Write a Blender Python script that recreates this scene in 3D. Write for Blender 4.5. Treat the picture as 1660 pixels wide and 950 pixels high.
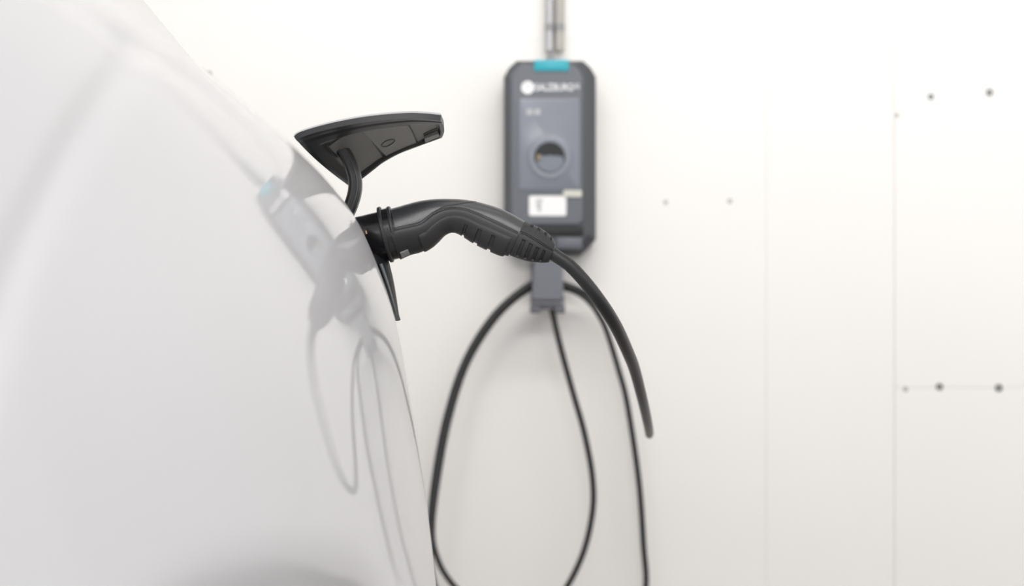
import bpy, bmesh, math
import numpy as np
from mathutils import Vector, Matrix

for o in list(bpy.data.objects):
    bpy.data.objects.remove(o, do_unlink=True)
C = bpy.context.scene.collection
scene = bpy.context.scene

# ------------------------------------------------------------------ camera
CAMZ = 1.0                       # lens height above the floor (m)
FPX = 1660 * 50.0 / 36.0         # 50 mm lens, full frame
cam_d = bpy.data.cameras.new('camera')
cam = bpy.data.objects.new('camera', cam_d)
C.objects.link(cam)
cam.location = (0, 0, CAMZ)
cam.rotation_euler = (math.radians(90), 0, 0)
cam_d.lens = 50; cam_d.sensor_width = 36; cam_d.sensor_fit = 'HORIZONTAL'
cam_d.clip_start = 0.05; cam_d.clip_end = 60
cam_d.dof.use_dof = True
cam_d.dof.focus_distance = 1.63
cam_d.dof.aperture_fstop = 4.2
scene.camera = cam

# ------------------------------------------------------------------ light
world = bpy.data.worlds.new('world'); scene.world = world
world.use_nodes = True
bg = world.node_tree.nodes['Background']
bg.inputs['Color'].default_value = (0.985, 0.992, 1.0, 1)
bg.inputs['Strength'].default_value = 1.06

def area_light(name, loc, target, size, size_y, energy, color=(1, 1, 1), spread=180):
    l = bpy.data.lights.new(name, 'AREA'); l.shape = 'RECTANGLE'
    l.size = size; l.size_y = size_y; l.energy = energy; l.color = color; l.spread = math.radians(spread)
    o = bpy.data.objects.new(name, l); C.objects.link(o)
    o.location = loc
    o.rotation_euler = (Vector(target) - Vector(loc)).to_track_quat('-Z', 'Y').to_euler()
    return o
area_light('ceiling_lamp', (0.8, 1.35, 3.65), (0.8, 3.7, 1.75), 5.0, 0.7, 50, (1, 0.985, 0.965), 100)
area_light('ceiling_strip', (0.35, -0.9, 2.7), (0.0, 1.7, 1.0), 1.8, 0.22, 32, (1, 0.98, 0.96))
area_light('doorway_daylight', (3.6, 0.2, 2.0), (0.2, 3.2, 0.9), 2.4, 2.2, 11, (1, 0.99, 0.98))

vs = scene.view_settings
vs.view_transform = 'Standard'; vs.look = 'None'; vs.gamma = 1.0
vs.use_curve_mapping = False
vs.exposure = 0.06

# ------------------------------------------------------------------ materials
def mat(name, col, rough=0.5, metal=0.0, coat=0.0, coat_rough=0.03, bump=0.0, bscale=400.0,
        vary=0.0, vscale=6.0, spec=0.5, emit=None, estr=0.0):
    m = bpy.data.materials.new(name); m.use_nodes = True
    nt = m.node_tree; b = nt.nodes['Principled BSDF']
    b.inputs['Base Color'].default_value = (*col, 1)
    b.inputs['Roughness'].default_value = rough
    b.inputs['Metallic'].default_value = metal
    b.inputs['Specular IOR Level'].default_value = spec
    b.inputs['Coat Weight'].default_value = coat
    b.inputs['Coat Roughness'].default_value = coat_rough
    if emit:
        b.inputs['Emission Color'].default_value = (*emit, 1)
        b.inputs['Emission Strength'].default_value = estr
    tc = nt.nodes.new('ShaderNodeTexCoord')
    if bump > 0:
        n = nt.nodes.new('ShaderNodeTexNoise'); n.inputs['Scale'].default_value = bscale
        n.inputs['Detail'].default_value = 2
        nt.links.new(tc.outputs['Object'], n.inputs['Vector'])
        bp = nt.nodes.new('ShaderNodeBump'); bp.inputs['Strength'].default_value = bump
        bp.inputs['Distance'].default_value = 0.0006
        nt.links.new(n.outputs['Fac'], bp.inputs['Height'])
        nt.links.new(bp.outputs['Normal'], b.inputs['Normal'])
    if vary > 0:
        n = nt.nodes.new('ShaderNodeTexNoise'); n.inputs['Scale'].default_value = vscale
        n.inputs['Detail'].default_value = 5
        nt.links.new(tc.outputs['Object'], n.inputs['Vector'])
        r = nt.nodes.new('ShaderNodeValToRGB')
        r.color_ramp.elements[0].position = 0.3; r.color_ramp.elements[1].position = 0.7
        r.color_ramp.elements[0].color = (*[c * (1 - vary) for c in col], 1)
        r.color_ramp.elements[1].color = (*[min(1, c * (1 + vary)) for c in col], 1)
        nt.links.new(n.outputs['Fac'], r.inputs['Fac'])
        nt.links.new(r.outputs['Color'], b.inputs['Base Color'])
    return m

M = dict(
    paint=mat('white_car_paint', (0.67, 0.668, 0.682), 0.6, coat=0.62, coat_rough=0.012, spec=0.15),
    wall=mat('white_wall_paint', (0.87, 0.855, 0.835), 0.75, bump=0.25, bscale=60, vary=0.012, vscale=1.6),
    floor=mat('grey_concrete', (0.17, 0.15, 0.14), 0.7, vary=0.15, vscale=3, bump=0.3, bscale=80),
    plastic=mat('black_plug_plastic', (0.044, 0.046, 0.052), 0.28, bump=0.35, bscale=1400, vary=0.1, vscale=60, spec=0.9),
    lower=mat('satin_black_shell', (0.034, 0.035, 0.038), 0.42, bump=0.25, bscale=1200),
    rubber=mat('black_grip_rubber', (0.038, 0.038, 0.039), 0.5, bump=0.3, bscale=900),
    gloss=mat('glossy_black_nose', (0.012, 0.012, 0.014), 0.22, spec=0.8),
    cable=mat('black_cable_rubber', (0.026, 0.027, 0.029), 0.42, bump=0.15, bscale=300),
    liner=mat('flap_liner_plastic', (0.23, 0.225, 0.215), 0.45, bump=0.2, bscale=900),
    rim=mat('flap_rim_plastic', (0.032, 0.033, 0.037), 0.38),
    plate=mat('flap_plate_plastic', (0.31, 0.305, 0.29), 0.5, bump=0.2, bscale=700),
    armbead=mat('arm_bead_grey', (0.07, 0.07, 0.072), 0.42, vary=0.05),
    recess=mat('recess_black', (0.012, 0.012, 0.013), 0.5, bump=0.1),
    cover=mat('inlet_cover_black', (0.006, 0.007, 0.009), 0.55, vary=0.05, spec=0.2),
    coverlit=mat('cover_lit_line_grey', (0.16, 0.165, 0.175), 0.35, vary=0.05),  # pale grey stands for the lit line along the inlet cover
    brass=mat('brass', (0.30, 0.22, 0.12), 0.45, metal=1.0, vary=0.1),
    housing=mat('charger_housing_grey', (0.060, 0.063, 0.071), 0.42, bump=0.2, bscale=500),
    front=mat('charger_front_grey', (0.122, 0.132, 0.152), 0.38, bump=0.15, bscale=500),
    face=mat('charger_face_plate', (0.20, 0.215, 0.255), 0.25, vary=0.03),
    ring=mat('socket_ring_grey', (0.185, 0.20, 0.24), 0.25, vary=0.03),
    ring2=mat('socket_inner_ring', (0.24, 0.26, 0.30), 0.3, vary=0.03),
    hole=mat('socket_black', (0.006, 0.007, 0.008), 0.5, vary=0.1),
    lid=mat('socket_lid_grey', (0.19, 0.21, 0.25), 0.2, vary=0.03),
    teal=mat('teal_light_bar', (0.02, 0.30, 0.37), 0.35, emit=(0.03, 0.42, 0.50), estr=0.18, vary=0.05),
    white=mat('white_print', (0.85, 0.85, 0.87), 0.5, vary=0.02),
    pale=mat('pale_print', (0.42, 0.43, 0.45), 0.5, vary=0.02),
    sticker=mat('white_sticker', (0.88, 0.88, 0.88), 0.4, vary=0.02),
    smark=mat('sticker_print_grey', (0.50, 0.50, 0.51), 0.5, vary=0.05),
    slabel=mat('cream_label', (0.62, 0.62, 0.56), 0.5, vary=0.04),
    tag=mat('plug_label_grey', (0.36, 0.36, 0.36), 0.5, vary=0.3, vscale=500),
    holder=mat('holder_grey', (0.155, 0.165, 0.19), 0.4, bump=0.2, bscale=400),
    holder2=mat('holder_jaw_grey', (0.12, 0.12, 0.14), 0.4, bump=0.2, bscale=400),
    steel=mat('galvanised_steel', (0.46, 0.45, 0.47), 0.38, metal=0.6, vary=0.06, vscale=30),
    pvc=mat('beige_grey_conduit', (0.42, 0.40, 0.37), 0.45, vary=0.05, vscale=30),
    clamp=mat('clamp_grey', (0.28, 0.28, 0.29), 0.45, vary=0.05),
    hole_wall=mat('dark_wall_plug', (0.075, 0.085, 0.085), 0.7, vary=0.3, vscale=300),
    hole_light=mat('faded_wall_plug', (0.42, 0.41, 0.39), 0.8, vary=0.1, vscale=300),
)

# ------------------------------------------------------------------ helpers
def W(px, py, d):
    """point at depth d (m) seen at picture position (px, py)"""
    return np.array([(px - 830) / FPX * d, d, CAMZ + (475 - py) / FPX * d])

def mesh_obj(name, verts, faces, material, parent=None, smooth=True, angle=35):
    me = bpy.data.meshes.new(name)
    me.from_pydata([tuple(map(float, v)) for v in verts], [], faces)
    me.update()
    bm = bmesh.new(); bm.from_mesh(me)
    bmesh.ops.remove_doubles(bm, verts=bm.verts, dist=1e-6)
    bmesh.ops.recalc_face_normals(bm, faces=bm.faces)
    bm.to_mesh(me); bm.free()
    if smooth:
        me.polygons.foreach_set('use_smooth', [True] * len(me.polygons))
        me.set_sharp_from_angle(angle=math.radians(angle))
    me.materials.append(material)
    o = bpy.data.objects.new(name, me); C.objects.link(o)
    if parent is not None:
        o.parent = parent
        o.matrix_parent_inverse = Matrix.Translation(parent.location).inverted() if parent.parent is None \
            else parent.matrix_world.inverted()
    return o

def thing(name, loc, label, cat, group=None):
    o = bpy.data.objects.new(name, None); C.objects.link(o)
    o.empty_display_size = 0.05
    o.location = loc; o['label'] = label; o['category'] = cat
    if group: o['group'] = group
    return o

def fix_parent(o, parent):
    o.parent = parent
    root = parent
    while root.parent is not None: root = root.parent
    # every mesh here is written in world coordinates; cancel the root's offset once
    o.matrix_parent_inverse = Matrix.Translation(root.location).inverted() if parent is root else Matrix.Identity(4)

def part(name, verts, faces, material, parent, **k):
    o = mesh_obj(name, verts, faces, material, None, **k)
    fix_parent(o, parent)
    return o

def catmull(pts, n):
    """centripetal-ish Catmull-Rom through pts, n samples per span"""
    P = np.array(pts, float)
    P = np.vstack([2 * P[0] - P[1], P, 2 * P[-1] - P[-2]])
    out = []
    for i in range(1, len(P) - 2):
        p0, p1, p2, p3 = P[i - 1], P[i], P[i + 1], P[i + 2]
        for k in range(n):
            t = k / n
            out.append(0.5 * ((2 * p1) + (-p0 + p2) * t + (2 * p0 - 5 * p1 + 4 * p2 - p3) * t * t
                              + (-p0 + 3 * p1 - 3 * p2 + p3) * t ** 3))
    out.append(P[-2])
    return np.array(out)

def grid_faces(nu, nv, wrap=False, off=0):
    f = []
    for i in range(nu - 1):
        for j in range(nv if wrap else nv - 1):
            j2 = (j + 1) % nv
            f.append((off + i * nv + j, off + i * nv + j2, off + (i + 1) * nv + j2, off + (i + 1) * nv + j))
    return f

def resample(path, step):
    path = np.array(path)
    L = np.concatenate([[0], np.cumsum(np.linalg.norm(np.diff(path, axis=0), axis=1))])
    n = max(2, int(L[-1] / step))
    s = np.linspace(0, L[-1], n)
    return np.stack([np.interp(s, L, path[:, k]) for k in range(3)], 1)

def tube(path, r, n=16, section=None, cap=True):
    """sweep a circle (or section points (a,b)) along the path"""
    path = np.array(path, float)
    T = np.gradient(path, axis=0); T /= np.linalg.norm(T, axis=1)[:, None]
    ref = np.array([0, -1.0, 0]) if abs(T[0][1]) < 0.9 else np.array([0, 0, 1.0])
    verts = []
    u = ref - T[0] * ref.dot(T[0]); u /= np.linalg.norm(u)
    if section is None:
        section = [(math.cos(2 * math.pi * k / n), math.sin(2 * math.pi * k / n)) for k in range(n)]
    rr = r if hasattr(r, '__len__') else [r] * len(path)
    for i in range(len(path)):
        u = u - T[i] * u.dot(T[i]); u /= np.linalg.norm(u)
        w = np.cross(T[i], u)
        for a, b in section:
            verts.append(path[i] + rr[i] * (a * u + b * w))
    n = len(section)
    faces = grid_faces(len(path), n, wrap=True)
    if cap:
        faces.append(tuple(range(n))); faces.append(tuple(range((len(path) - 1) * n, len(path) * n)))
    return verts, faces

def lathe(origin, axis, prof, n=64):
    """prof: list of (distance along axis, radius)"""
    axis = np.array(axis, float); axis /= np.linalg.norm(axis)
    ref = np.array([0, -1.0, 0]) if abs(axis[1]) < 0.9 else np.array([0, 0, 1.0])
    u = ref - axis * ref.dot(axis); u /= np.linalg.norm(u)
    w = np.cross(axis, u)
    v = []
    for d, r in prof:
        for k in range(n):
            a = 2 * math.pi * k / n
            v.append(np.array(origin) + axis * d + r * (math.cos(a) * u + math.sin(a) * w))
    f = grid_faces(len(prof), n, wrap=True)
    f.append(tuple(range(n))); f.append(tuple(range((len(prof) - 1) * n, len(prof) * n)))
    return v, f

def box(x0, x1, y0, y1, z0, z1, bev=0.0, seg=2):
    bm = bmesh.new()
    bmesh.ops.create_cube(bm, size=1)
    for v in bm.verts:
        v.co = Vector(((x0 + x1) / 2 + v.co.x * (x1 - x0), (y0 + y1) / 2 + v.co.y * (y1 - y0), (z0 + z1) / 2 + v.co.z * (z1 - z0)))
    if bev > 0:
        bmesh.ops.bevel(bm, geom=list(bm.edges), offset=bev, segments=seg, affect='EDGES', profile=0.5)
    bm.verts.index_update()
    vs_ = [np.array(v.co) for v in bm.verts]; fs = [tuple(v.index for v in f.verts) for f in bm.faces]
    bm.free()
    return vs_, fs

def prism_rings(rings):
    """rings: list of equal-length closed outlines; side walls + end caps"""
    n = len(rings[0]); v = [p for r in rings for p in r]
    f = grid_faces(len(rings), n, wrap=True)
    f.append(tuple(range(n))); f.append(tuple(range((len(rings) - 1) * n, len(rings) * n)))
    return v, f

def merge(*vfs):
    v, f = [], []
    for a, b in vfs:
        o = len(v); v += list(a); f += [tuple(i + o for i in q) for q in b]
    return v, f

def round_rect(cx, cz, hw, hh, r, y, n=6):
    pts = []
    for (sx, sz, a0) in ((1, 1, 0), (-1, 1, 90), (-1, -1, 180), (1, -1, 270)):
        for k in range(n + 1):
            a = math.radians(a0 + 90 * k / n)
            pts.append(np.array([cx + sx * (hw - r) + r * math.cos(a), y, cz + sz * (hh - r) + r * math.sin(a)]))
    return pts

# ================================================================== the setting
WALL = 3.70
def structure(o, label, cat):
    o['kind'] = 'structure'; o['label'] = label; o['category'] = cat
    return o

fl = mesh_obj('floor', *box(-5, 5, -4, WALL + 0.1, -0.06, 0.0), M['floor'], smooth=False)
structure(fl, 'grey concrete garage floor below the white wall and car', 'floor')

cl = mesh_obj('ceiling', *box(-5, 5, -4, WALL + 0.1, 3.72, 3.82), M['wall'], smooth=False)
structure(cl, 'white garage ceiling above the car and charger wall', 'ceiling')

wb = mesh_obj('wall_back', *box(-5, 5, WALL + 0.012, WALL + 0.12, 0.0, 3.72), M['wall'], smooth=False)
structure(wb, 'white painted panel wall behind the wall charger and coiled cable', 'wall')
def wx(px): return (px - 830) / FPX * WALL
def wz(py): return CAMZ + (475 - py) / FPX * WALL
G = 0.0005
for (a, b, c, d) in ((-5, wx(1242) + 0.0003, 0.0, 3.71), (wx(1242) - 0.0003, wx(1450), 0.0, 3.71),
                     (wx(1450), 5, wz(628), 3.71), (wx(1450), 5, 0.0, wz(628))):
    p = mesh_obj('wall_panel', *box(a + G, b - G, WALL, WALL + 0.0125, c + G * 0.5, d - G * 0.5, 0.0008, 1), M['wall'], smooth=False)
    p.parent = wb
# old fixing holes with plugs left in the wall
for (px, py, r, mm) in ((1509, 157, 4.6, 'hole_wall'), (1604, 150, 5.6, 'hole_wall'), (1454, 187, 3.2, 'hole_light'),
                        (1079, 328, 3.4, 'hole_light'), (1183, 326, 4.0, 'hole_light'), (1468, 631, 4.2, 'hole_light'),
                        (1523, 627, 5.8, 'hole_wall'), (1619, 629, 6.2, 'hole_wall'), (340, 118, 3.6, 'hole_light')):
    rr = r / FPX * WALL
    o = mesh_obj('wall_plug', *lathe((wx(px), WALL + 0.004, wz(py)), (0, -1, 0),
                 [(0, rr), (0.0046, rr), (0.006, rr * 0.82), (0.0058, rr * 0.45), (0.003, rr * 0.35)], 20), M[mm])
    o.parent = wb

# ================================================================== car body
FLAT = 0.3
TUCK = 10.0
C0, C1, YC0, YC1 = 0.113, 1.6, 0.65, 0.54
SIL = np.array([(150, -100), (233, 0), (280, 58), (328, 116), (357, 143), (400, 174), (440, 203), (473, 227), (500, 248), (530, 274),
                (560, 311), (580, 350), (597, 394), (612, 430), (630, 475), (643, 516), (652, 568), (662, 630), (675, 710),
                (690, 800), (708, 950), (728, 1150), (740, 1400)], float)
# plan curve of the flank: gently convex by the port, rounding away towards the lens
_qy = np.linspace(-1.2, 2.8, 2001)
_c = C0 + (C1 - C0) * np.clip((YC0 - _qy) / (YC0 - YC1), 0, 1)
_c = np.where(_qy < 0.35, C1 * np.clip((_qy + 0.6) / 0.95, 0.15, 1), _c)
_sl = np.cumsum(-_c) * (_qy[1] - _qy[0]); _sl = _sl - np.interp(1.5, _qy, _sl) - 0.088
_q = np.cumsum(_sl) * (_qy[1] - _qy[0]); _q = _q - np.interp(1.5, _qy, _q)
def Qy(y): return np.interp(y, _qy, _q)
ZK = np.linspace(-0.8, 0.62, 72)
def fit_profile():
    vv = np.linspace(-140, 1380, 300)
    zt = (475 - vv) / FPX
    ut = (np.interp(vv, SIL[:, 1], SIL[:, 0]) - 830) / FPX
    ys = np.linspace(1.0, 2.3, 400)
    P = np.interp(ZK, (zt * 1.5)[::-1], (ut * 1.5)[::-1] - Qy(1.5))
    for it in range(60):
        acc = np.zeros_like(P); wgt = np.zeros_like(P) + 1e-9
        for z_, u_ in zip(zt, ut):
            zz = z_ * ys
            uu = (np.interp(zz, ZK, P) + Qy(ys)) / ys
            i = int(np.argmax(uu))
            e = (u_ - uu[i]) * ys[i]
            k = (zz[i] - ZK[0]) / (ZK[1] - ZK[0]); a = int(np.clip(math.floor(k), 0, len(P) - 2)); f = k - a
            acc[a] += e * (1 - f); wgt[a] += 1 - f; acc[a + 1] += e * f; wgt[a + 1] += f
        P = P + 0.7 * acc / np.maximum(wgt, 0.3)
        Pp = np.pad(P, 2, mode='reflect', reflect_type='odd')
        P = 0.08 * (Pp[:-4] + Pp[4:]) + 0.17 * (Pp[1:-3] + Pp[3:-1]) + 0.5 * Pp[2:-2]
    return P
PK = fit_profile()
# smooth C1 evaluation of the profile
zf = np.linspace(ZK[0], ZK[-1], 1400)
pf = np.interp(zf, ZK, PK)
ker = np.hanning(61); ker /= ker.sum()
pf = np.convolve(np.pad(pf, 30, mode='reflect', reflect_type='odd'), ker, 'valid')
def bodyX0(y, z):
    # towards the lens the flank gets flatter from top to bottom
    t = np.clip((1.3 - y) / 0.55, 0, 1); t = t * t * (3 - 2 * t)
    return np.interp(z, zf, pf) + Qy(y) + t * FLAT * 0.0144 * np.log(np.cosh((z - 0.03) / 0.12))

def ray_on_body(px, py):
    """(y, z) where the sight line through a picture position first meets the body"""
    ys = np.linspace(0.25, 1.6, 2000)
    x = (px - 830) / FPX * ys; z = (475 - py) / FPX * ys
    s = x - bodyX0(ys, z)
    k = np.argmax(s < 0) if (s < 0).any() else int(np.argmin(s))
    return ys[k], z[k]
def crease_pts(px_pts):
    return resample(np.array([(*ray_on_body(a, b), 0.0) for a, b in catmull(px_pts, 6)]), 0.01)[:, :2]
CR1 = crease_pts([(232, 74), (205, 108), (150, 188), (100, 272), (60, 355), (20, 445), (-5, 520), (-50, 660)])
CR2 = crease_pts([(60, -18), (110, 5), (170, 36), (232, 72), (300, 113), (357, 160), (410, 216), (452, 272)])
def dist_poly(y, z, poly):
    """distance, side (+ right of travel) and position along the polyline, vectorised"""
    best = np.full(y.shape, 1e9); side = np.zeros(y.shape); pos = np.zeros(y.shape)
    n = len(poly)
    for i in range(n - 1):
        a, b = poly[i], poly[i + 1]; d = b - a; L2 = d.dot(d) + 1e-12
        t = np.clip(((y - a[0]) * d[0] + (z - a[1]) * d[1]) / L2, 0, 1)
        ey = y - a[0] - t * d[0]; ez = z - a[1] - t * d[1]
        q = np.hypot(ey, ez); m = q < best
        best = np.where(m, q, best); side = np.where(m, np.sign(d[0] * ez - d[1] * ey), side)
        pos = np.where(m, (i + t) / (n - 1), pos)
    return best, side, pos
_ue = np.linspace(0.2, 1.0, 400)
_uz = np.interp(_ue, [0.2, 0.36, 0.40, 0.43, 0.46, 0.511, 0.607, 0.69, 0.80, 1.0], [-0.13, -0.096, -0.084, -0.078, -0.0775, -0.082, -0.099, -0.122, -0.16, -0.24])
_k = np.hanning(31); _k /= _k.sum()
_uz = np.convolve(np.pad(_uz, 15, mode='reflect', reflect_type='odd'), _k, 'valid')
def und(d):
    # quadratic near the edge of the undercut, then a straight slope
    d = np.maximum(0, d)
    return np.where(d < 0.02, d ** 2, 0.0004 + 0.04 * (d - 0.02))
def bodyX(y, z):
    y = np.asarray(y, float); z = np.asarray(z, float)
    x = bodyX0(y, z)
    d, s, p = dist_poly(y, z, CR1)
    x = x - 0.0034 * np.exp(-(d / 0.0040) ** 2)                     # soft panel crease
    d, s, p = dist_poly(y, z, CR2)
    x = x - 0.0050 * np.exp(-(d / 0.0060) ** 2) * np.clip(p * 4, 0, 1) * np.clip((1 - p) * 4, 0, 1)
    # lower flank tucks under along a soft sweeping edge
    t = np.clip((0.80 - y) / 0.16, 0, 1); t = t * t * (3 - 2 * t)
    x = x - TUCK * und(np.interp(y, _ue, _uz) - z) * t
    return x

HY, HZ = 1.652, 0.062             # charge port centre (depth, height above the lens)
BY, BZ = 0.120, 0.112             # block around the port opening
def spaced(a, b, step):
    return list(np.linspace(a, b, max(2, int(round((b - a) / step)) + 1)))
NB = 60
ygrid = spaced(-1.0, 0.35, 0.03)[:-1] + spaced(0.35, 0.85, 0.0025)[:-1] + spaced(0.85, HY - BY, 0.005)[:-1] + spaced(HY - BY, HY + BY, 2 * BY / NB)[:-1] + spaced(HY + BY, 2.6, 0.016)
zgrid = spaced(-0.75, -0.2, 0.010)[:-1] + spaced(-0.2, HZ - BZ, 0.003)[:-1] + spaced(HZ - BZ, HZ + BZ, 2 * BZ / NB)[:-1] + spaced(HZ + BZ, 0.32, 0.003)[:-1] + spaced(0.32, 0.60, 0.01)
ygrid = np.array(ygrid); zgrid = np.array(zgrid)
YY, ZZ = np.meshgrid(ygrid, zgrid, indexing='ij')
XX = bodyX(YY, ZZ)
ny, nz = YY.shape
verts = [np.array([XX[i, j], YY[i, j], ZZ[i, j] + CAMZ]) for i in range(ny) for j in range(nz)]
i0 = int(np.argmin(abs(ygrid - (HY - BY)))); i1 = i0 + NB
j0 = int(np.argmin(abs(zgrid - (HZ - BZ)))); j1 = j0 + NB
faces = []
for i in range(ny - 1):
    for j in range(nz - 1):
        if i0 <= i < i1 and j0 <= j < j1: continue
        faces.append((i * nz + j, i * nz + j + 1, (i + 1) * nz + j + 1, (i + 1) * nz + j))
per = [(i, j0) for i in range(i0, i1)] + [(i1, j) for j in range(j0, j1)] + \
      [(i, j1) for i in range(i1, i0, -1)] + [(i0, j) for j in range(j1, j0, -1)]
HW, HH = 0.074, 0.070
hole = []
for (i, j) in per:
    a = math.atan2((zgrid[j] - HZ) / BZ, (ygrid[i] - HY) / BY)
    ca, sa = math.cos(a), math.sin(a); e = 5.0
    r = (abs(ca) ** e + abs(sa) ** e) ** (-1 / e)
    hole.append((HY + HW * r * ca, HZ + HH * r * sa))
prev = [i * nz + j for (i, j) in per]
NR = 6
for q in range(1, NR + 1):
    t = q / NR; cur = []
    for (i, j), (hy, hz) in zip(per, hole):
        y = ygrid[i] * (1 - t) + hy * t; z = zgrid[j] * (1 - t) + hz * t
        cur.append(len(verts)); verts.append(np.array([float(bodyX(np.array([y]), np.array([z]))[0]), y, z + CAMZ]))
    for k in range(len(per)):
        k2 = (k + 1) % len(per)
        faces.append((prev[k], prev[k2], cur[k2], cur[k]))
    prev = cur
rim_pts = [verts[k].copy() for k in prev]
# rolled lip of the opening
cur = []
for p in rim_pts:
    q = p + np.array([-0.004, (HY - p[1]) * 0.02, (HZ + CAMZ - p[2]) * 0.02]); cur.append(len(verts)); verts.append(q)
lip_pts = [verts[k].copy() for k in cur]
for k in range(len(prev)):
    k2 = (k + 1) % len(prev)
    faces.append((prev[k], prev[k2], cur[k2], cur[k]))
# close the shell: roof, underside and ends run back to the car's middle
XB = -1.9
def close(idx):
    base = len(verts)
    for k in idx: verts.append(np.array([XB, verts[k][1], verts[k][2]]))
    for a in range(len(idx) - 1): faces.append((idx[a], idx[a + 1], base + a + 1, base + a))
close([i * nz + nz - 1 for i in range(ny)]); close([i * nz for i in range(ny)])
close(list(range(nz))); close([(ny - 1) * nz + j for j in range(nz)])

car = thing('car', (-0.9, 1.2, 0.0), 'glossy white car whose flank fills the left side, charge flap open', 'car')
body = part('body_side', verts, faces, M['paint'], car, angle=50)

# recess behind the opening
v = [p for p in lip_pts]
n = len(lip_pts)
for p in lip_pts: v.append(p + np.array([-0.05, (HY - p[1]) * 0.06, (HZ + CAMZ - p[2]) * 0.06]))
rec = part('port_recess', v, grid_faces(2, n, wrap=True) + [tuple(range(n, 2 * n))], M['recess'], car)

# ================================================================== charging connector
D0 = 1.652
def Z2(x, y): return (560 + x / 4.611, 310 + y / 4.611)
TB = [((-120, 238), (-5, 606)), ((60, 196), (170, 562)), ((240, 151), (345, 520)), ((300, 140), (405, 500)),
      ((380, 120), (480, 467)), ((460, 97), (562, 444)), ((540, 76), (640, 400)), ((620, 63), (690, 357)),
      ((700, 57), (740, 308)), ((790, 57), (790, 286)), ((880, 62), (838, 292)), ((980, 78), (890, 320)),
      ((1080, 104), (972, 372)), ((1180, 138), (1072, 421)), ((1260, 178), (1150, 455)), ((1340, 224), (1226, 476)),
      ((1400, 252), (1300, 502)), ((1470, 287), (1372, 522)), ((1525, 330), (1445, 530)), ((1560, 375), (1505, 530)),
      ((1572, 405), (1530, 524))]
HWID = [192, 192, 192, 188, 180, 168, 153, 138, 124, 114, 113, 116, 120, 123, 123, 120, 117, 108, 92, 74, 60]
EXPO = [2, 2, 2, 2, 2.05, 2.1, 2.2, 2.3, 2.3, 2.3, 2.3, 2.3, 2.3, 2.3, 2.3, 2.3, 2.2, 2.2, 2.1, 2.0, 2.0]
NS = 20
_T = catmull([(*Z2(*a), 0) for a, b in TB], NS)[:, :2]
_B = catmull([(*Z2(*b), 0) for a, b in TB], NS)[:, :2]
_S = np.linspace(0, len(TB) - 1, len(_T))
_Wd = catmull([(w / 4.611, 0, 0) for w in HWID], NS)[:, 0]
PXM = D0 / FPX
def ctop(s): return np.array([np.interp(s, _S, _T[:, 0]), np.interp(s, _S, _T[:, 1])])
def cbot(s): return np.array([np.interp(s, _S, _B[:, 0]), np.interp(s, _S, _B[:, 1])])
def CP(s, th, h=0.0):
    """point on the connector: station s, angle th (0 faces the lens, 90 deg is the top), lifted h metres"""
    t, b = ctop(s), cbot(s); c = (t + b) / 2; nv = (t - b) / 2; hh = np.linalg.norm(nv); nv = nv / hh
    w = np.interp(s, _S, _Wd); e = np.interp(s, range(len(EXPO)), EXPO)
    sn, cs = math.sin(th), math.cos(th)
    a = math.copysign(abs(sn) ** (2 / e), sn); b_ = math.copysign(abs(cs) ** (2 / e), cs)
    hp = h / PXM
    up = hh * a + hp * sn; dp = w * b_ + hp * cs
    p = c + nv * up
    P = W(p[0], p[1], D0)
    P[1] -= dp * PXM
    return P
def inv(x, y):
    """station and near-side angle of a zoom position"""
    p = np.array(Z2(x, y)); best = None
    for s in _S:
        t, b = ctop(s), cbot(s); c = (t + b) / 2; nv = t - b; L = np.linalg.norm(nv); nv /= L
        d = p - c; off = abs(d[0] * nv[1] - d[1] * nv[0])
        if abs(d.dot(nv)) > L * 0.65: continue
        if best is None or off < best[0]: best = (off, s, d.dot(nv) / (L / 2))
    _, s, t = best
    e = np.interp(s, range(len(EXPO)), EXPO); t = max(-0.999, min(0.999, t))
    return s, math.asin(math.copysign(abs(t) ** (e / 2), t))
def curve_fn(pts):
    q = sorted(inv(*p) for p in catmull([(*p, 0) for p in pts], 4)[:, :2])
    S = [a for a, b in q]; T = [b for a, b in q]
    return lambda s: float(np.interp(s, S, T))
def cpatch(s0, s1, fa, fb, hf, ns, nt, depth=0.0022):
    """raised skin between angles fa(s) and fb(s) with skirts that sink into the body"""
    v = []
    for i in range(-1, ns + 1):
        for j in range(-1, nt + 1):
            ii = min(max(i, 0), ns - 1); jj = min(max(j, 0), nt - 1)
            s = s0 + (s1 - s0) * ii / (ns - 1); a, b = fa(s), fb(s); tau = jj / (nt - 1); th = a + (b - a) * tau
            edge = (i != ii) or (j != jj)
            h = -depth if edge else hf(s, th, tau)
            v.append(CP(s, th, h))
    return v, grid_faces(ns + 2, nt + 2)

plug = thing('charging_plug', tuple(W(740, 420, D0)), 'black charging connector plugged into the car, with its long black cable', 'charging plug')
# body skin
NT = 56
sl = np.arange(3.0, 15.01, 0.1)
v = [CP(s, 2 * math.pi * k / NT) for s in sl for k in range(NT)]
f = grid_faces(len(sl), NT, wrap=True) + [tuple(range(NT)), tuple(range((len(sl) - 1) * NT, len(sl) * NT))]
pbody = part('upper_shell', v, f, M['plastic'], plug)
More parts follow.
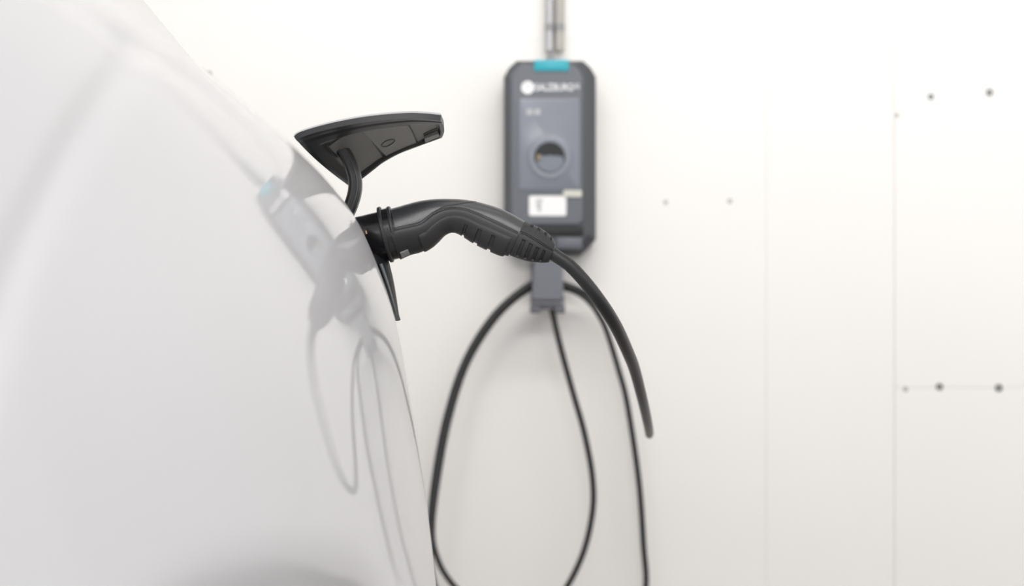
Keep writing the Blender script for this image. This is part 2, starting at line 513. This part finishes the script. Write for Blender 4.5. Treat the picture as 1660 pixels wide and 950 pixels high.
# nose and flanges: lathed about the inlet axis
c2 = (W(*((ctop(2) + cbot(2)) / 2), D0)); c1 = (W(*((ctop(1) + cbot(1)) / 2), D0))
c2[1] = c1[1] = D0
ax = c2 - c1; ax /= np.linalg.norm(ax)
Rn = 192 / 4.611 * PXM
part('nose', *lathe(c1 - ax * 0.03, ax, [(0, Rn * 0.93), (0.028, Rn * 0.93), (0.030, Rn * 0.97), (0.031, Rn * 0.985), (0.074, Rn * 0.985), (0.076, Rn * 0.9)], 72), M['gloss'], plug)
fc = W(*Z2(301, 324), D0); fc[1] = D0
part('flange', *lathe(fc - ax * 0.0025, ax, [(0, Rn * 0.9), (0, Rn * 1.085), (0.0008, Rn * 1.11), (0.0036, Rn * 1.11), (0.0044, Rn * 1.08), (0.0046, Rn * 0.9)], 72), M['lower'], plug)
part('flange_seat', *lathe(fc + ax * 0.0018, ax, [(0, Rn * 0.9), (0, Rn * 1.0), (0.008, Rn * 1.0), (0.008, Rn * 0.9)], 72), M['gloss'], plug)
part('flange', *lathe(fc + ax * 0.0085, ax, [(0, Rn * 0.9), (0, Rn * 1.02), (0.0008, Rn * 1.04), (0.0034, Rn * 1.035), (0.0042, Rn * 1.0), (0.0044, Rn * 0.9)], 72), M['lower'], plug)
# lower shell below the seam
seam = curve_fn([(340, 303), (450, 276), (560, 250), (600, 226), (650, 184), (720, 147), (800, 130), (880, 136), (960, 160), (1100, 224), (1230, 287), (1330, 335)])
def hs(s, th, tau):
    e = min(tau, 1 - tau) * 2.6
    return 0.0022 * (1 - math.exp(-(e / 0.05))) - 0.0002
part('lower_shell', *cpatch(3.05, 14.95, lambda s: seam(s), lambda s: -math.pi - seam(s), hs, 120, 60), M['lower'], plug)
# thin raised bead along the seam
bead = [CP(s, seam(s) + 0.045, 0.0003) for s in np.arange(3.2, 14.9, 0.08)]
part('seam_bead', *tube(bead, 0.0007, 8), M['plastic'], plug)
br = [CP(*inv(x, y), 0.0) for x, y in catmull([(640, 178, 0), (720, 132, 0), (800, 110, 0), (890, 94, 0), (975, 80, 0)], 5)[:, :2]]
part('seam_bead', *tube(br, 0.00055, 8), M['rubber'], plug)
# grip pad with finger slots
gtop = curve_fn([(530, 345), (575, 316), (605, 300), (650, 252), (710, 208), (760, 186), (820, 178), (900, 191), (1000, 236), (1120, 288), (1240, 342), (1270, 356)])
sl_ = [inv(893, 290)[0], inv(990, 340)[0], inv(1090, 390)[0]]
slt = [inv(908, 250)[1], inv(1010, 290)[1], inv(1112, 335)[1]]
gs0, gs1 = inv(565, 390)[0], inv(1222, 410)[0]
def hg(s, th, tau):
    e = min(tau, 1 - tau) * 2.6; es = min(s - gs0, gs1 - s)
    h = 0.0012 + 0.0028 * (1 - math.exp(-e / 0.06)) * (1 - math.exp(-es / 0.06))
    thn = th if th > -math.pi / 2 else -math.pi - th
    for a, b in zip(sl_, slt):
        if thn < b and abs(s - a) < 0.15:
            h -= 0.0026 * min(1, (0.15 - abs(s - a)) / 0.03)
    return h
part('grip_pad', *cpatch(gs0, gs1, lambda s: gtop(s), lambda s: -math.pi - gtop(s), hg, 260, 64), M['rubber'], plug)
# bend relief boot: two half sleeves with slots
bseam = curve_fn([(1310, 318), (1345, 332), (1400, 362), (1460, 398), (1525, 436), (1560, 455)])
lo = [inv(1312, 425)[0], inv(1368, 447)[0], inv(1418, 465)[0], inv(1470, 485)[0]]
up = [inv(1388, 275)[0], inv(1440, 300)[0], inv(1488, 335)[0], inv(1528, 378)[0]]
bs0, bs1 = 15.0, 19.6
def hb(s, th, tau, lowhalf):
    h = 0.0006
    es = min(s - bs0, bs1 - s); h *= (1 - math.exp(-es / 0.05))
    if min(tau, 1 - tau) < 0.03: h -= 0.0009
    for a in (lo if lowhalf else up):
        wv = 0.19 if lowhalf else 0.15
        if abs(s - a) < wv:
            ok = (0.07 < tau < 0.38 or 0.62 < tau < 0.93) if lowhalf else (0.24 < tau < 0.40 or 0.6 < tau < 0.76)
            if ok: h -= 0.0030 * min(1, (wv - abs(s - a)) / 0.05)
    if not lowhalf and 0.06 < tau < 0.94 and int(s * 9) % 2 == 0 and tau < 0.22: h -= 0.0003
    return h
part('bend_relief', *cpatch(bs0, bs1, lambda s: bseam(s) - 0.03, lambda s: -math.pi - bseam(s) + 0.03, lambda s, t, u: hb(s, t, u, True), 220, 70), M['rubber'], plug)
part('bend_relief', *cpatch(bs0, bs1, lambda s: bseam(s) + 0.03, lambda s: math.pi - bseam(s) - 0.03, lambda s, t, u: hb(s, t, u, False), 220, 60), M['rubber'], plug)
sl = np.arange(14.9, 20.001, 0.1)
v = [CP(s, 2 * math.pi * k / NT, -0.0016 if s > 15.2 else -0.0006) for s in sl for k in range(NT)]
f = grid_faces(len(sl), NT, wrap=True) + [tuple(range(NT)), tuple(range((len(sl) - 1) * NT, len(sl) * NT))]
part('relief_core', v, f, M['lower'], plug)
# collar between shell and boot
v = [CP(s, 2 * math.pi * k / NT, h) for s, h in ((14.78, -0.001), (14.8, 0.0012), (14.98, 0.0012), (15.0, -0.001)) for k in range(NT)]
# small details
s0, t0 = inv(145, 318)
v1 = [CP(0.55 + 0.0 + a, t, h) for h in (-0.004, 0.0004) for a, t in ((0.70, t0 + 0.14), (0.86, t0 + 0.14), (0.86, t0 - 0.10), (0.70, t0 - 0.10))]
part('latch_slot', v1, [(0, 1, 2, 3), (4, 5, 6, 7), (0, 1, 5, 4), (1, 2, 6, 5), (2, 3, 7, 6), (3, 0, 4, 7)], M['recess'], plug, smooth=False)
v1 = [CP(0.55 + 0.0 + a, t, h) for h in (-0.004, 0.0007) for a, t in ((0.81, t0 + 0.04), (0.86, t0 + 0.04), (0.86, t0 - 0.09), (0.81, t0 - 0.09))]
part('contact', v1, [(0, 1, 2, 3), (4, 5, 6, 7), (0, 1, 5, 4), (1, 2, 6, 5), (2, 3, 7, 6), (3, 0, 4, 7)], M['brass'], plug, smooth=False)
sa, ta = inv(418, 462); sb, tb = inv(478, 448)
part('rating_label', *cpatch(sa, sb, lambda s: ta + 0.10, lambda s: ta - 0.22, lambda s, t, u: 0.0034, 10, 8, 0.0), M['tag'], plug)['label'] = 'small grey printed label'

# the cable: sags away from the plug, over the wall holder and round in a loose coil
cab = [(895, 410.5, 1.652), (899, 413.5, 1.652), (922.6, 429.5, 1.652), (947.9, 456.3, 1.655), (970, 484.7, 1.665), (987.3, 510, 1.69),
       (1001.5, 535, 1.73), (1017, 569, 1.81), (1029, 600, 1.91), (1042, 650, 2.10), (1049.5, 684, 2.30), (1052.5, 701, 2.52),
       (1052.0, 702, 2.75), (1048, 677, 2.98), (1038, 635, 3.15), (1020, 577, 3.30), (998, 530, 3.42), (972, 493, 3.52), (940, 471, 3.585), (912, 460, 3.60),
       (888, 455, 3.60), (856, 463, 3.60), (802, 509, 3.595), (755, 582, 3.59), (724, 673, 3.585), (705, 772, 3.58), (697, 860, 3.58),
       (702, 940, 3.58), (740, 1030, 3.58), (830, 1082, 3.585), (940, 1082, 3.60), (1020, 1040, 3.62), (1046, 960, 3.635), (1043, 880, 3.64),
       (1035, 775, 3.64), (1017, 655, 3.64), (1003, 600, 3.64), (984, 538, 3.64), (971, 511, 3.64), (956, 490, 3.64), (937, 475, 3.64), (915, 467, 3.635), (890, 463, 3.63),
       (856, 470, 3.63), (806, 513, 3.63), (758, 588, 3.63), (728, 680, 3.625), (710, 775, 3.62), (701, 850, 3.615), (706, 896, 3.61),
       (728, 940, 3.61), (775, 985, 3.61), (838, 1003, 3.61), (900, 975, 3.61), (940, 910, 3.605), (959, 840, 3.605), (961, 780, 3.60),
       (948, 705, 3.595), (927, 630, 3.585), (908, 560, 3.575), (897, 512, 3.57), (893, 490, 3.57)]
path = resample(catmull([W(*p) for p in cab], 12), 0.008)
part('cable', *tube(path, 0.0078, 14), M['cable'], plug, angle=60)

# ================================================================== charge flap on the car
def Z1(x, y): return (460 + x / 5.93, 170 + y / 5.93)
def arc_curve(pts, deps):
    P = catmull([W(*Z1(*p), d) for p, d in zip(pts, deps)], 10)
    L = np.concatenate([[0], np.cumsum(np.linalg.norm(np.diff(P, axis=0), axis=1))]); L /= L[-1]
    return lambda u: np.array([np.interp(u, L, P[:, k]) for k in range(3)])
near_pts = [(108, 322), (180, 277), (450, 201), (800, 136), (1150, 104), (1350, 107), (1510, 124)]
near_dep = [1.575, 1.574, 1.572, 1.57, 1.57, 1.572, 1.575]
far_pts = [(628, 776), (700, 722), (780, 660), (860, 596), (950, 528), (1100, 446), (1290, 372), (1512, 290)]
far_dep = [1.735, 1.735, 1.734, 1.732, 1.73, 1.725, 1.715, 1.70]
fN, fF = arc_curve(near_pts, near_dep), arc_curve(far_pts, far_dep)
def L0(u, v):
    p = fN(u) * (1 - v) + fF(u) * v
    bulge = math.sin(math.pi * v) * 0.004
    p = p + np.array([bulge * (2 * u - 1) * 0.9, 0, 0])
    # rounded near-left corner
    return p
def Lp(u, v, h=0.0):
    """flap point; h lifts towards the inside (downwards, to the lens)"""
    e = 1e-3
    a = (L0(min(u + e, 1), v) - L0(max(u - e, 0), v)); b = (L0(u, min(v + e, 1)) - L0(u, max(v - e, 0)))
    nrm = np.cross(a, b); nrm /= np.linalg.norm(nrm)
    if nrm[2] > 0: nrm = -nrm
    return L0(u, v) + nrm * h
_uv = [(u, v, L0(u, v)) for u in np.linspace(0, 1, 121) for v in np.linspace(0, 1, 61)]
_pr = np.array([[830 + p[0] / p[1] * FPX, 475 - (p[2] - CAMZ) / p[1] * FPX] for u, v, p in _uv])
def Linv(x, y):
    q = np.array(Z1(x, y)); k = int(np.argmin(((_pr - q) ** 2).sum(1)))
    return _uv[k][0], _uv[k][1]
def lid_sheet(h_in, h_out, nu=90, nv=48, shrink=0.0):
    """closed sheet between inside height function and outside height"""
    v = []
    def uvij(i, j):
        u = i / (nu - 1); w = j / (nv - 1)
        return shrink + u * (1 - 2 * shrink), shrink + w * (1 - 2 * shrink)
    for i in range(nu):
        for j in range(nv):
            u, w = uvij(i, j); v.append(Lp(u, w, h_in(u, w)))
    for i in range(nu):
        for j in range(nv):
            u, w = uvij(i, j); v.append(Lp(u, w, h_out))
    f = grid_faces(nu, nv) + grid_faces(nu, nv, off=nu * nv)
    o = nu * nv
    for i in range(nu - 1):
        for j in (0, nv - 1): f.append((i * nv + j, (i + 1) * nv + j, o + (i + 1) * nv + j, o + i * nv + j))
    for j in range(nv - 1):
        for i in (0, nu - 1): f.append((i * nv + j, i * nv + j + 1, o + i * nv + j + 1, o + i * nv + j))
    return v, f
# the flap hangs on the car: part with sub-parts
def ss(a, b, x): t = min(max((x - a) / (b - a), 0), 1); return t * t * (3 - 2 * t)
def liner_h(u, w):
    # recessed tray inside a broad raised rim
    d = min(ss(0.10, 0.15, u), ss(0.20, 0.27, w), 1 - ss(0.955, 0.975, u), 1 - ss(0.93, 0.965, w))
    h = 0.0035 - 0.0040 * d
    if u < 0.03: h -= 0.002 * (1 - u / 0.03)
    if 0.06 < w < 0.10: h -= 0.0008
    return h
flap = part('charge_flap', *lid_sheet(liner_h, -0.003, 110, 64), M['rim'], car, angle=40)
flap['label'] = 'open charge flap, black underside facing the lens'
part('flap_skin', *lid_sheet(lambda u, w: -0.0032, -0.0052, 40, 20, 0.006), M['paint'], flap)
def lid_patch(corners, h0, h1, nu=16, nv=12, mode='z1'):
    q = [Linv(*c) for c in corners]
    v = []
    def bl(a, b):
        return tuple((1 - a) * (1 - b) * q[0][k] + a * (1 - b) * q[1][k] + a * b * q[2][k] + (1 - a) * b * q[3][k] for k in (0, 1))
    for i in range(-1, nu + 1):
        for j in range(-1, nv + 1):
            ii = min(max(i, 0), nu - 1); jj = min(max(j, 0), nv - 1)
            u, w = bl(ii / (nu - 1), jj / (nv - 1))
            v.append(Lp(u, w, h0 if (ii != i or jj != j) else h1))
    return v, grid_faces(nu + 2, nv + 2)
part('flap_tray', *lid_patch([(400, 420), (760, 215), (960, 515), (745, 645)], -0.002, 0.0002), M['liner'], flap)
part('flap_tray', *lid_patch([(1205, 185), (1450, 180), (1478, 262), (1290, 355)], -0.002, 0.0002), M['liner'], flap)
part('flap_plate', *lid_patch([(765, 245), (1195, 188), (1275, 352), (985, 488)], -0.002, 0.0012), M['plate'], flap)
part('latch', *lid_patch([(1345, 300), (1478, 245), (1490, 278), (1356, 335)], -0.002, 0.0040), M['plate'], flap)
part('latch_slot', *lid_patch([(1340, 275), (1470, 218), (1480, 240), (1345, 297)], -0.002, 0.0008), M['recess'], flap)
part('slot', *lid_patch([(738, 232), (778, 226), (782, 238), (742, 246)], -0.002, 0.0010), M['recess'], flap)
el = []
for k in range(40):
    a = 2 * math.pi * k / 40
    x = 1003 + 62 * math.cos(a) * 0.95 - 0 * math.sin(a); y = 352 - 26 * math.cos(a) * 1.0 + 22 * math.sin(a)
    el.append((x, y))
# embossed oval mark on the plate (solved on the flap surface by interpolation)
c0 = Linv(1003, 352); e1 = Linv(1062, 328); e2 = Linv(1010, 376)
du = np.array(e1) - np.array(c0); dv = np.array(e2) - np.array(c0)
ring = [Lp(*(np.array(c0) + du * math.cos(a) + dv * math.sin(a)), 0.0013) for a in np.linspace(0, 2 * math.pi, 49)]
part('emblem', *tube(ring, 0.0006, 6, cap=False), M['recess'], flap)
for off in (0, 1, 2):
    a = (352 + 26 * off, 398 - 8 * off); b = (600 + 10 * off, 700 - 30 * off)
    pts = [Lp(*Linv(a[0] + (b[0] - a[0]) * t, a[1] + (b[1] - a[1]) * t), 0.0004) for t in np.linspace(0, 1, 12)]
    part('rib', *tube(resample(catmull(pts, 3), 0.004), 0.0011, 8), M['rim'], flap)

# gooseneck hinge arm
DA = 1.655
arm_px = [(528, 231), (541, 233), (553, 241), (563, 255), (570, 272), (575, 290), (575, 308), (571, 325), (564, 343), (553, 362), (536, 385)]
arm = resample(catmull([W(a, b, DA) for a, b in arm_px], 10), 0.003)
sec = []
for a, b in ((1.25, 0.35), (1.25, -0.35), (1.0, -0.72), (0.55, -0.98), (-1.2, -0.98), (-1.2, 0.95), (0.5, 0.95), (1.0, 0.72)):
    sec.append((a, b))
vv, ff = tube(arm, 0.0078, section=sec)
armo = part('hinge_arm', vv, ff, M['rim'], flap, angle=25)
# bead lines along the arm
for off, rad in ((0.30, 0.0011), (-0.42, 0.0009)):
    T = np.gradient(arm, axis=0); T /= np.linalg.norm(T, axis=1)[:, None]
    sidev = np.cross(T, np.array([0, -1.0, 0]))
    part('arm_bead', *tube(arm[2:-2] + sidev[2:-2] * off * 0.0078 + np.array([0, -0.0098, 0]), rad, 8), M['armbead'], flap)
hb_ = W(549, 226, 1.66)
part('hinge_block', *box(hb_[0] - 0.013, hb_[0] + 0.012, 1.635, 1.69, hb_[2] - 0.006, hb_[2] + 0.010, 0.002), M['liner'], flap)

# inlet cover hanging below the plug, lying against the body
rows = [((604, 415), (627, 408)), ((610, 428), (630, 424)), ((618, 447), (635.5, 447)), ((627, 470), (640, 471)), ((636, 493), (643.5, 496)), ((643, 512), (646, 516)), ((645.5, 519), (646.6, 520))]
R_ = catmull([(a[0], a[1], b[0]) for a, b in rows], 8); R2_ = catmull([(b[1], 0, 0) for a, b in rows], 8)[:, 0]
v = []; nyc = 15
for (lx, ly, rx), ry in zip(R_, R2_):
    for k in range(nyc):
        t = k / (nyc - 1) * 2 - 1
        q = (1 - abs(t) ** 3)
        p = W(lx + (rx - lx) * q, ly + (ry - ly) * q, 1.66); p[1] = 1.66 + t * 0.036
        v.append(p)
n1 = len(v)
for (lx, ly, rx), ry in zip(R_, R2_):
    for k in range(nyc):
        t = k / (nyc - 1) * 2 - 1
        p = W(lx - 3, ly, 1.66); p[1] = 1.66 + t * 0.036
        v.append(p)
nr = len(R_)
f = grid_faces(nr, nyc) + grid_faces(nr, nyc, off=n1)
for i in range(nr - 1):
    for j in (0, nyc - 1): f.append((i * nyc + j, (i + 1) * nyc + j, n1 + (i + 1) * nyc + j, n1 + i * nyc + j))
for j in range(nyc - 1):
    for i in (0, nr - 1): f.append((i * nyc + j, i * nyc + j + 1, n1 + i * nyc + j + 1, n1 + i * nyc + j))
cov = part('inlet_cover', v, f, M['cover'], car, angle=50)
litp = resample(catmull([W(617, 428, 1.628), W(624, 447, 1.628), W(631, 468, 1.628), W(638, 492, 1.63), W(643, 511, 1.634)], 8), 0.002)
part('cover_lit_line', *tube(litp, np.linspace(0.0022, 0.0006, len(litp)), 10), M['coverlit'], cov)  # thin tube draws the highlight line on the cover in paler grey

# ================================================================== wall charger
YF = 3.575                                      # front of the charger
def wf(px, py, d=YF): return W(px, py, d)
def outline(x0, x1, y0, y1, c, y, cb=None):
    """chamfered outline from picture corners, at depth y"""
    a = W(x0, y0, YF); b = W(x1, y1, YF); cb = cb or c
    X0, X1, Z1_, Z0 = a[0], b[0], a[2], b[2]; k = c / FPX * YF; kb = cb / FPX * YF
    P = [(X0 + k * 0.8, Z1_), (X1 - k * 0.8, Z1_), (X1 - k * 0.33, Z1_ - k * 0.42), (X1, Z1_ - k), (X1, Z0 + kb), (X1 - kb * 0.38, Z0 + kb * 0.5), (X1 - kb * 0.9, Z0), (X0 + kb * 0.9, Z0), (X0 + kb * 0.38, Z0 + kb * 0.5), (X0, Z0 + kb), (X0, Z1_ - k), (X0 + k * 0.33, Z1_ - k * 0.42)]
    return [np.array([p[0], y, p[1]]) for p in P]
ch = thing('wall_charger', tuple(W(891, 413, WALL)), 'dark grey wall charging box with teal bar and round socket', 'charger')
hous = [outline(819, 966, 97, 413, 24, WALL - 0.001), outline(817, 968, 95, 414, 26, WALL - 0.02), outline(816, 968, 94, 414, 27, 3.62),
        outline(818, 966, 96, 412, 26, 3.60), outline(826, 953, 103, 404, 25, YF + 0.006)]
part('housing', *prism_rings(hous), M['housing'], ch, angle=20)
frt = [outline(826, 946, 104, 366, 20, YF + 0.012, 8), outline(828, 945, 104, 366, 20, YF + 0.002, 8), outline(831, 943, 107, 362, 19, YF - 0.002, 7)]
part('front_cover', *prism_rings(frt), M['front'], ch, angle=20)
a, b = wf(841, 160), wf(939, 309)
cx, cz, hw, hh = (a[0] + b[0]) / 2, (a[2] + b[2]) / 2, (b[0] - a[0]) / 2, (a[2] - b[2]) / 2
fp = part('face_plate', *prism_rings([round_rect(cx, cz, hw, hh, 0.006, YF), round_rect(cx, cz, hw, hh, 0.006, YF - 0.0035), round_rect(cx, cz, hw - 0.002, hh - 0.002, 0.005, YF - 0.0045)]), M['face'], ch)
a, b = wf(866, 97.5), wf(922.5, 115.5)
part('light_bar', *box(a[0], b[0], YF - 0.006, YF + 0.03, b[2], a[2], 0.002), M['teal'], ch)['label'] = 'teal light bar'
# socket
sc = wf(891, 256); k1 = YF / FPX
yf = YF - 0.0045
part('socket_ring', *lathe((sc[0], yf + 0.001, sc[2]), (0, -1, 0), [(0, 39 * k1), (0.0012, 38.5 * k1), (0.0016, 37 * k1), (0.0016, 30 * k1)], 64), M['ring'], ch)
part('socket_ring', *lathe((sc[0], yf - 0.0004, sc[2]), (0, -1, 0), [(0, 33 * k1), (0.0018, 32.5 * k1), (0.0024, 31.5 * k1), (0.0024, 29 * k1), (0.0008, 25.5 * k1)], 64), M['ring2'], ch)
part('socket_opening', *lathe((sc[0], yf - 0.0025, sc[2]), (0, -1, 0), [(0, 25 * k1), (0.0012, 25 * k1)], 64), M['hole'], ch)
# half-lowered socket lid: covers the lower two thirds
lid = []
for k in range(33):
    a = math.radians(200 - 0 + 140 * k / 32)
    lid.append(np.array([sc[0] + 24 * k1 * math.cos(a), 0, sc[2] + 24 * k1 * math.sin(a)]))
top = [(21, 3), (16, 1), (12, 3.5), (8, 2), (0, 4), (-8, 2), (-12, 3.5), (-16, 1), (-21, 3)]
lid += [np.array([sc[0] + x * k1, 0, sc[2] + z * k1]) for x, z in top]
part('socket_lid', *prism_rings([[p + np.array([0, yf - 0.0035, 0]) for p in lid], [p + np.array([0, yf - 0.0060, 0]) for p in lid]]), M['lid'], ch, angle=30)
p = wf(873.5, 256)
part('contact', *box(p[0] - 2.2 * k1, p[0] + 2.2 * k1, yf - 0.008, yf - 0.003, p[2] - 6 * k1, p[2] + 5 * k1, 0.0008), M['brass'], ch)
# lettering
def text_part(txt, px0, px1, py_base, hpx, material, parent, y, bold=0.0):
    cu = bpy.data.curves.new('lettering', 'FONT'); cu.body = txt; cu.size = 1.0; cu.extrude = 0.0; cu.offset = bold
    to = bpy.data.objects.new('lettering', cu); C.objects.link(to)
    dg = bpy.context.evaluated_depsgraph_get(); dg.update()
    me = bpy.data.meshes.new_from_object(to.evaluated_get(dg))
    bpy.data.objects.remove(to, do_unlink=True)
    co = np.array([v_.co for v_ in me.vertices]); mn, mx = co.min(0), co.max(0)
    A = W(px0, py_base, y); B = W(px1, py_base - hpx, y)
    sx = (B[0] - A[0]) / (mx[0] - mn[0]); sz = (B[2] - A[2]) / (mx[1] - mn[1])
    vv_ = [np.array([A[0] + (c[0] - mn[0]) * sx, y, A[2] + (c[1] - mn[1]) * sz]) for c in co]
    ff_ = [tuple(p_.vertices) for p_ in me.polygons]
    # give the print real thickness
    o_ = part('lettering', vv_, ff_, material, parent, smooth=False)
    sm = o_.modifiers.new('thick', 'SOLIDIFY'); sm.thickness = 0.0006; sm.offset = 0
    return o_
text_part('SALZBURG', 867.5, 929, 147, 11.5, M['white'], ch, YF - 0.0026, 0.012)
text_part('AG', 929.8, 939.5, 143.5, 8, M['white'], ch, YF - 0.0026, 0.01)
lc = wf(855.5, 142)
part('logo_disc', *lathe((lc[0], YF - 0.0018, lc[2]), (0, -1, 0), [(0, 10.5 * k1), (0.0008, 10.5 * k1)], 40), M['white'], ch)
tl = [wf(845, 147), wf(848, 141), wf(852, 136), wf(852, 148)]
part('logo_tail', *prism_rings([[np.array([q[0], YF - 0.0018, q[2]]) for q in tl], [np.array([q[0], YF - 0.0027, q[2]]) for q in tl]]), M['white'], ch, smooth=False)
sw = [np.array([lc[0] + r * k1 * math.cos(a), YF - 0.0028, lc[2] + r * k1 * math.sin(a)]) for a, r in [(math.radians(150 - 20 * k), 6.5 - 0.45 * k) for k in range(14)]]
part('logo_swirl', *tube(sw, 0.0010, 8), M['pale'], ch)
a, b = wf(853, 176.5), wf(864, 187); part('printed_mark', *box(a[0], b[0], yf - 0.0008, yf + 0.001, b[2], a[2]), M['pale'], ch, smooth=False)
a, b = wf(866.5, 176.5), wf(876, 187); part('printed_mark', *box(a[0], b[0], yf - 0.0008, yf + 0.001, b[2], a[2]), M['pale'], ch, smooth=False)
# stickers
a, b = wf(857.5, 317.5), wf(918, 350)
cx, cz, hw, hh = (a[0] + b[0]) / 2, (a[2] + b[2]) / 2, (b[0] - a[0]) / 2, (a[2] - b[2]) / 2
st = part('sticker', *prism_rings([round_rect(cx, cz, hw, hh, 0.005, YF - 0.001), round_rect(cx, cz, hw, hh, 0.005, YF - 0.0030)]), M['sticker'], ch, smooth=False)
for (x0, x1, y0, y1) in ((868, 880, 323, 327), (872, 877, 328, 343), (869, 872, 330, 336)):
    a, b = wf(x0, y0), wf(x1, y1)
    part('sticker_print', *box(a[0], b[0], YF - 0.0036, YF - 0.0028, b[2], a[2]), M['smark'], st, smooth=False)
a, b = wf(913, 308.5), wf(943, 319.5)
part('side_label', *prism_rings([round_rect((a[0] + b[0]) / 2, (a[2] + b[2]) / 2, (b[0] - a[0]) / 2, (a[2] - b[2]) / 2, 0.004, YF), round_rect((a[0] + b[0]) / 2, (a[2] + b[2]) / 2, (b[0] - a[0]) / 2, (a[2] - b[2]) / 2, 0.004, YF - 0.006)]), M['slabel'], ch, smooth=False)
a, b = wf(838, 367), wf(946, 383)
part('under_cover_shade', *box(a[0], b[0], YF + 0.0045, YF + 0.02, b[2], a[2], 0.001), M['hole'], ch)  # black box stands in for the shadow beneath the front cover
# lower service hatch with a shallow hollow
a, b = wf(903, 385), wf(944, 404)
part('lower_hatch', *box(a[0], b[0], YF + 0.003, YF + 0.02, b[2], a[2], 0.003), M['front'], ch)
gl = W(892, 93, 3.655)
part('cable_gland', *lathe((gl[0], 3.655, gl[2] - 0.01), (0, 0, 1), [(0, 0.010), (0.012, 0.010), (0.013, 0.008), (0.02, 0.008)], 24), M['clamp'], ch)

# ================================================================== conduits
YC = 3.672
def conduit(px, r_px, material, label, ytop, ybot):
    c = W(px, ybot, YC); z1 = 3.5
    r = r_px / FPX * YC
    t = thing('conduit_pipe', (c[0], YC, c[2]), label, 'pipe')
    part('pipe', *lathe((c[0], YC, c[2]), (0, 0, 1), [(0, r * 0.8), (0.002, r), (z1 - c[2], r), (z1 - c[2], r * 0.8)], 28), material, t)
    for zz in (W(0, 45, YC)[2],):
        cl = part('clamp', *lathe((c[0], YC, zz - 0.010), (0, 0, 1), [(0, r), (0, r * 1.08), (0.020, r * 1.08), (0.020, r)], 28), M['clamp'], t)
        part('clamp_base', *box(c[0] - r * 0.9, c[0] + r * 0.9, YC + r * 0.7, WALL - 0.0005, zz - 0.010, zz + 0.010, 0.002), M['clamp'], t)
    return t
conduit(890.8, 6.9, M['steel'], 'bluish grey conduit pipe, left of the pair above the charger', 0, 84)
conduit(907.2, 7.6, M['pvc'], 'beige grey conduit pipe, right of the pair above the charger', 0, 84)

# ================================================================== cable holder
hd = thing('cable_holder', tuple(W(889, 508, WALL)), 'grey plastic cable holder under the wall charger, cable coiled over it', 'cable holder')
YH = 3.545
def hq(px, py, y): 
    p = W(px, py, YH + 0.01); p[1] = y; return p
plate = lambda y, i: [hq(865.5 + i, 424, y), hq(911.5 - i, 424, y), hq(913.5 - i, 482, y), hq(862 + i, 482, y)]
part('front_plate', *prism_rings([plate(YH + 0.022, 0), plate(YH + 0.004, 0), plate(YH, 2.5)]), M['holder'], hd, angle=20)
jaw = lambda x0, x1, y0, y1, ya, yb: merge(box(hq(x0, 0, 0)[0], hq(x1, 0, 0)[0], ya, yb, hq(0, y1, 0)[2], hq(0, y0, 0)[2], 0.0025))
part('jaw', *jaw(860, 915, 481, 488, YH - 0.004, YH + 0.03), M['holder2'], hd)
part('jaw', *jaw(859.5, 915.5, 489.5, 494.5, YH - 0.010, YH + 0.03), M['holder'], hd)
part('jaw', *jaw(859, 876, 495.5, 508, YH - 0.006, YH + 0.03), M['holder2'], hd)
part('jaw', *jaw(898.5, 916, 495.5, 508, YH - 0.006, YH + 0.03), M['holder2'], hd)
part('jaw', *jaw(876, 898.5, 495.5, 502, YH - 0.004, YH + 0.012), M['holder2'], hd)
a = hq(874, 474, 0); b = hq(904, 490, 0)
part('neck', *box(a[0], b[0], YH + 0.015, WALL - 0.012, b[2], a[2], 0.003), M['holder'], hd)
a = hq(862, 424, 0); b = hq(914, 500, 0)
part('back_plate', *box(a[0], b[0], WALL - 0.014, WALL - 0.0005, b[2], a[2], 0.003), M['holder2'], hd)
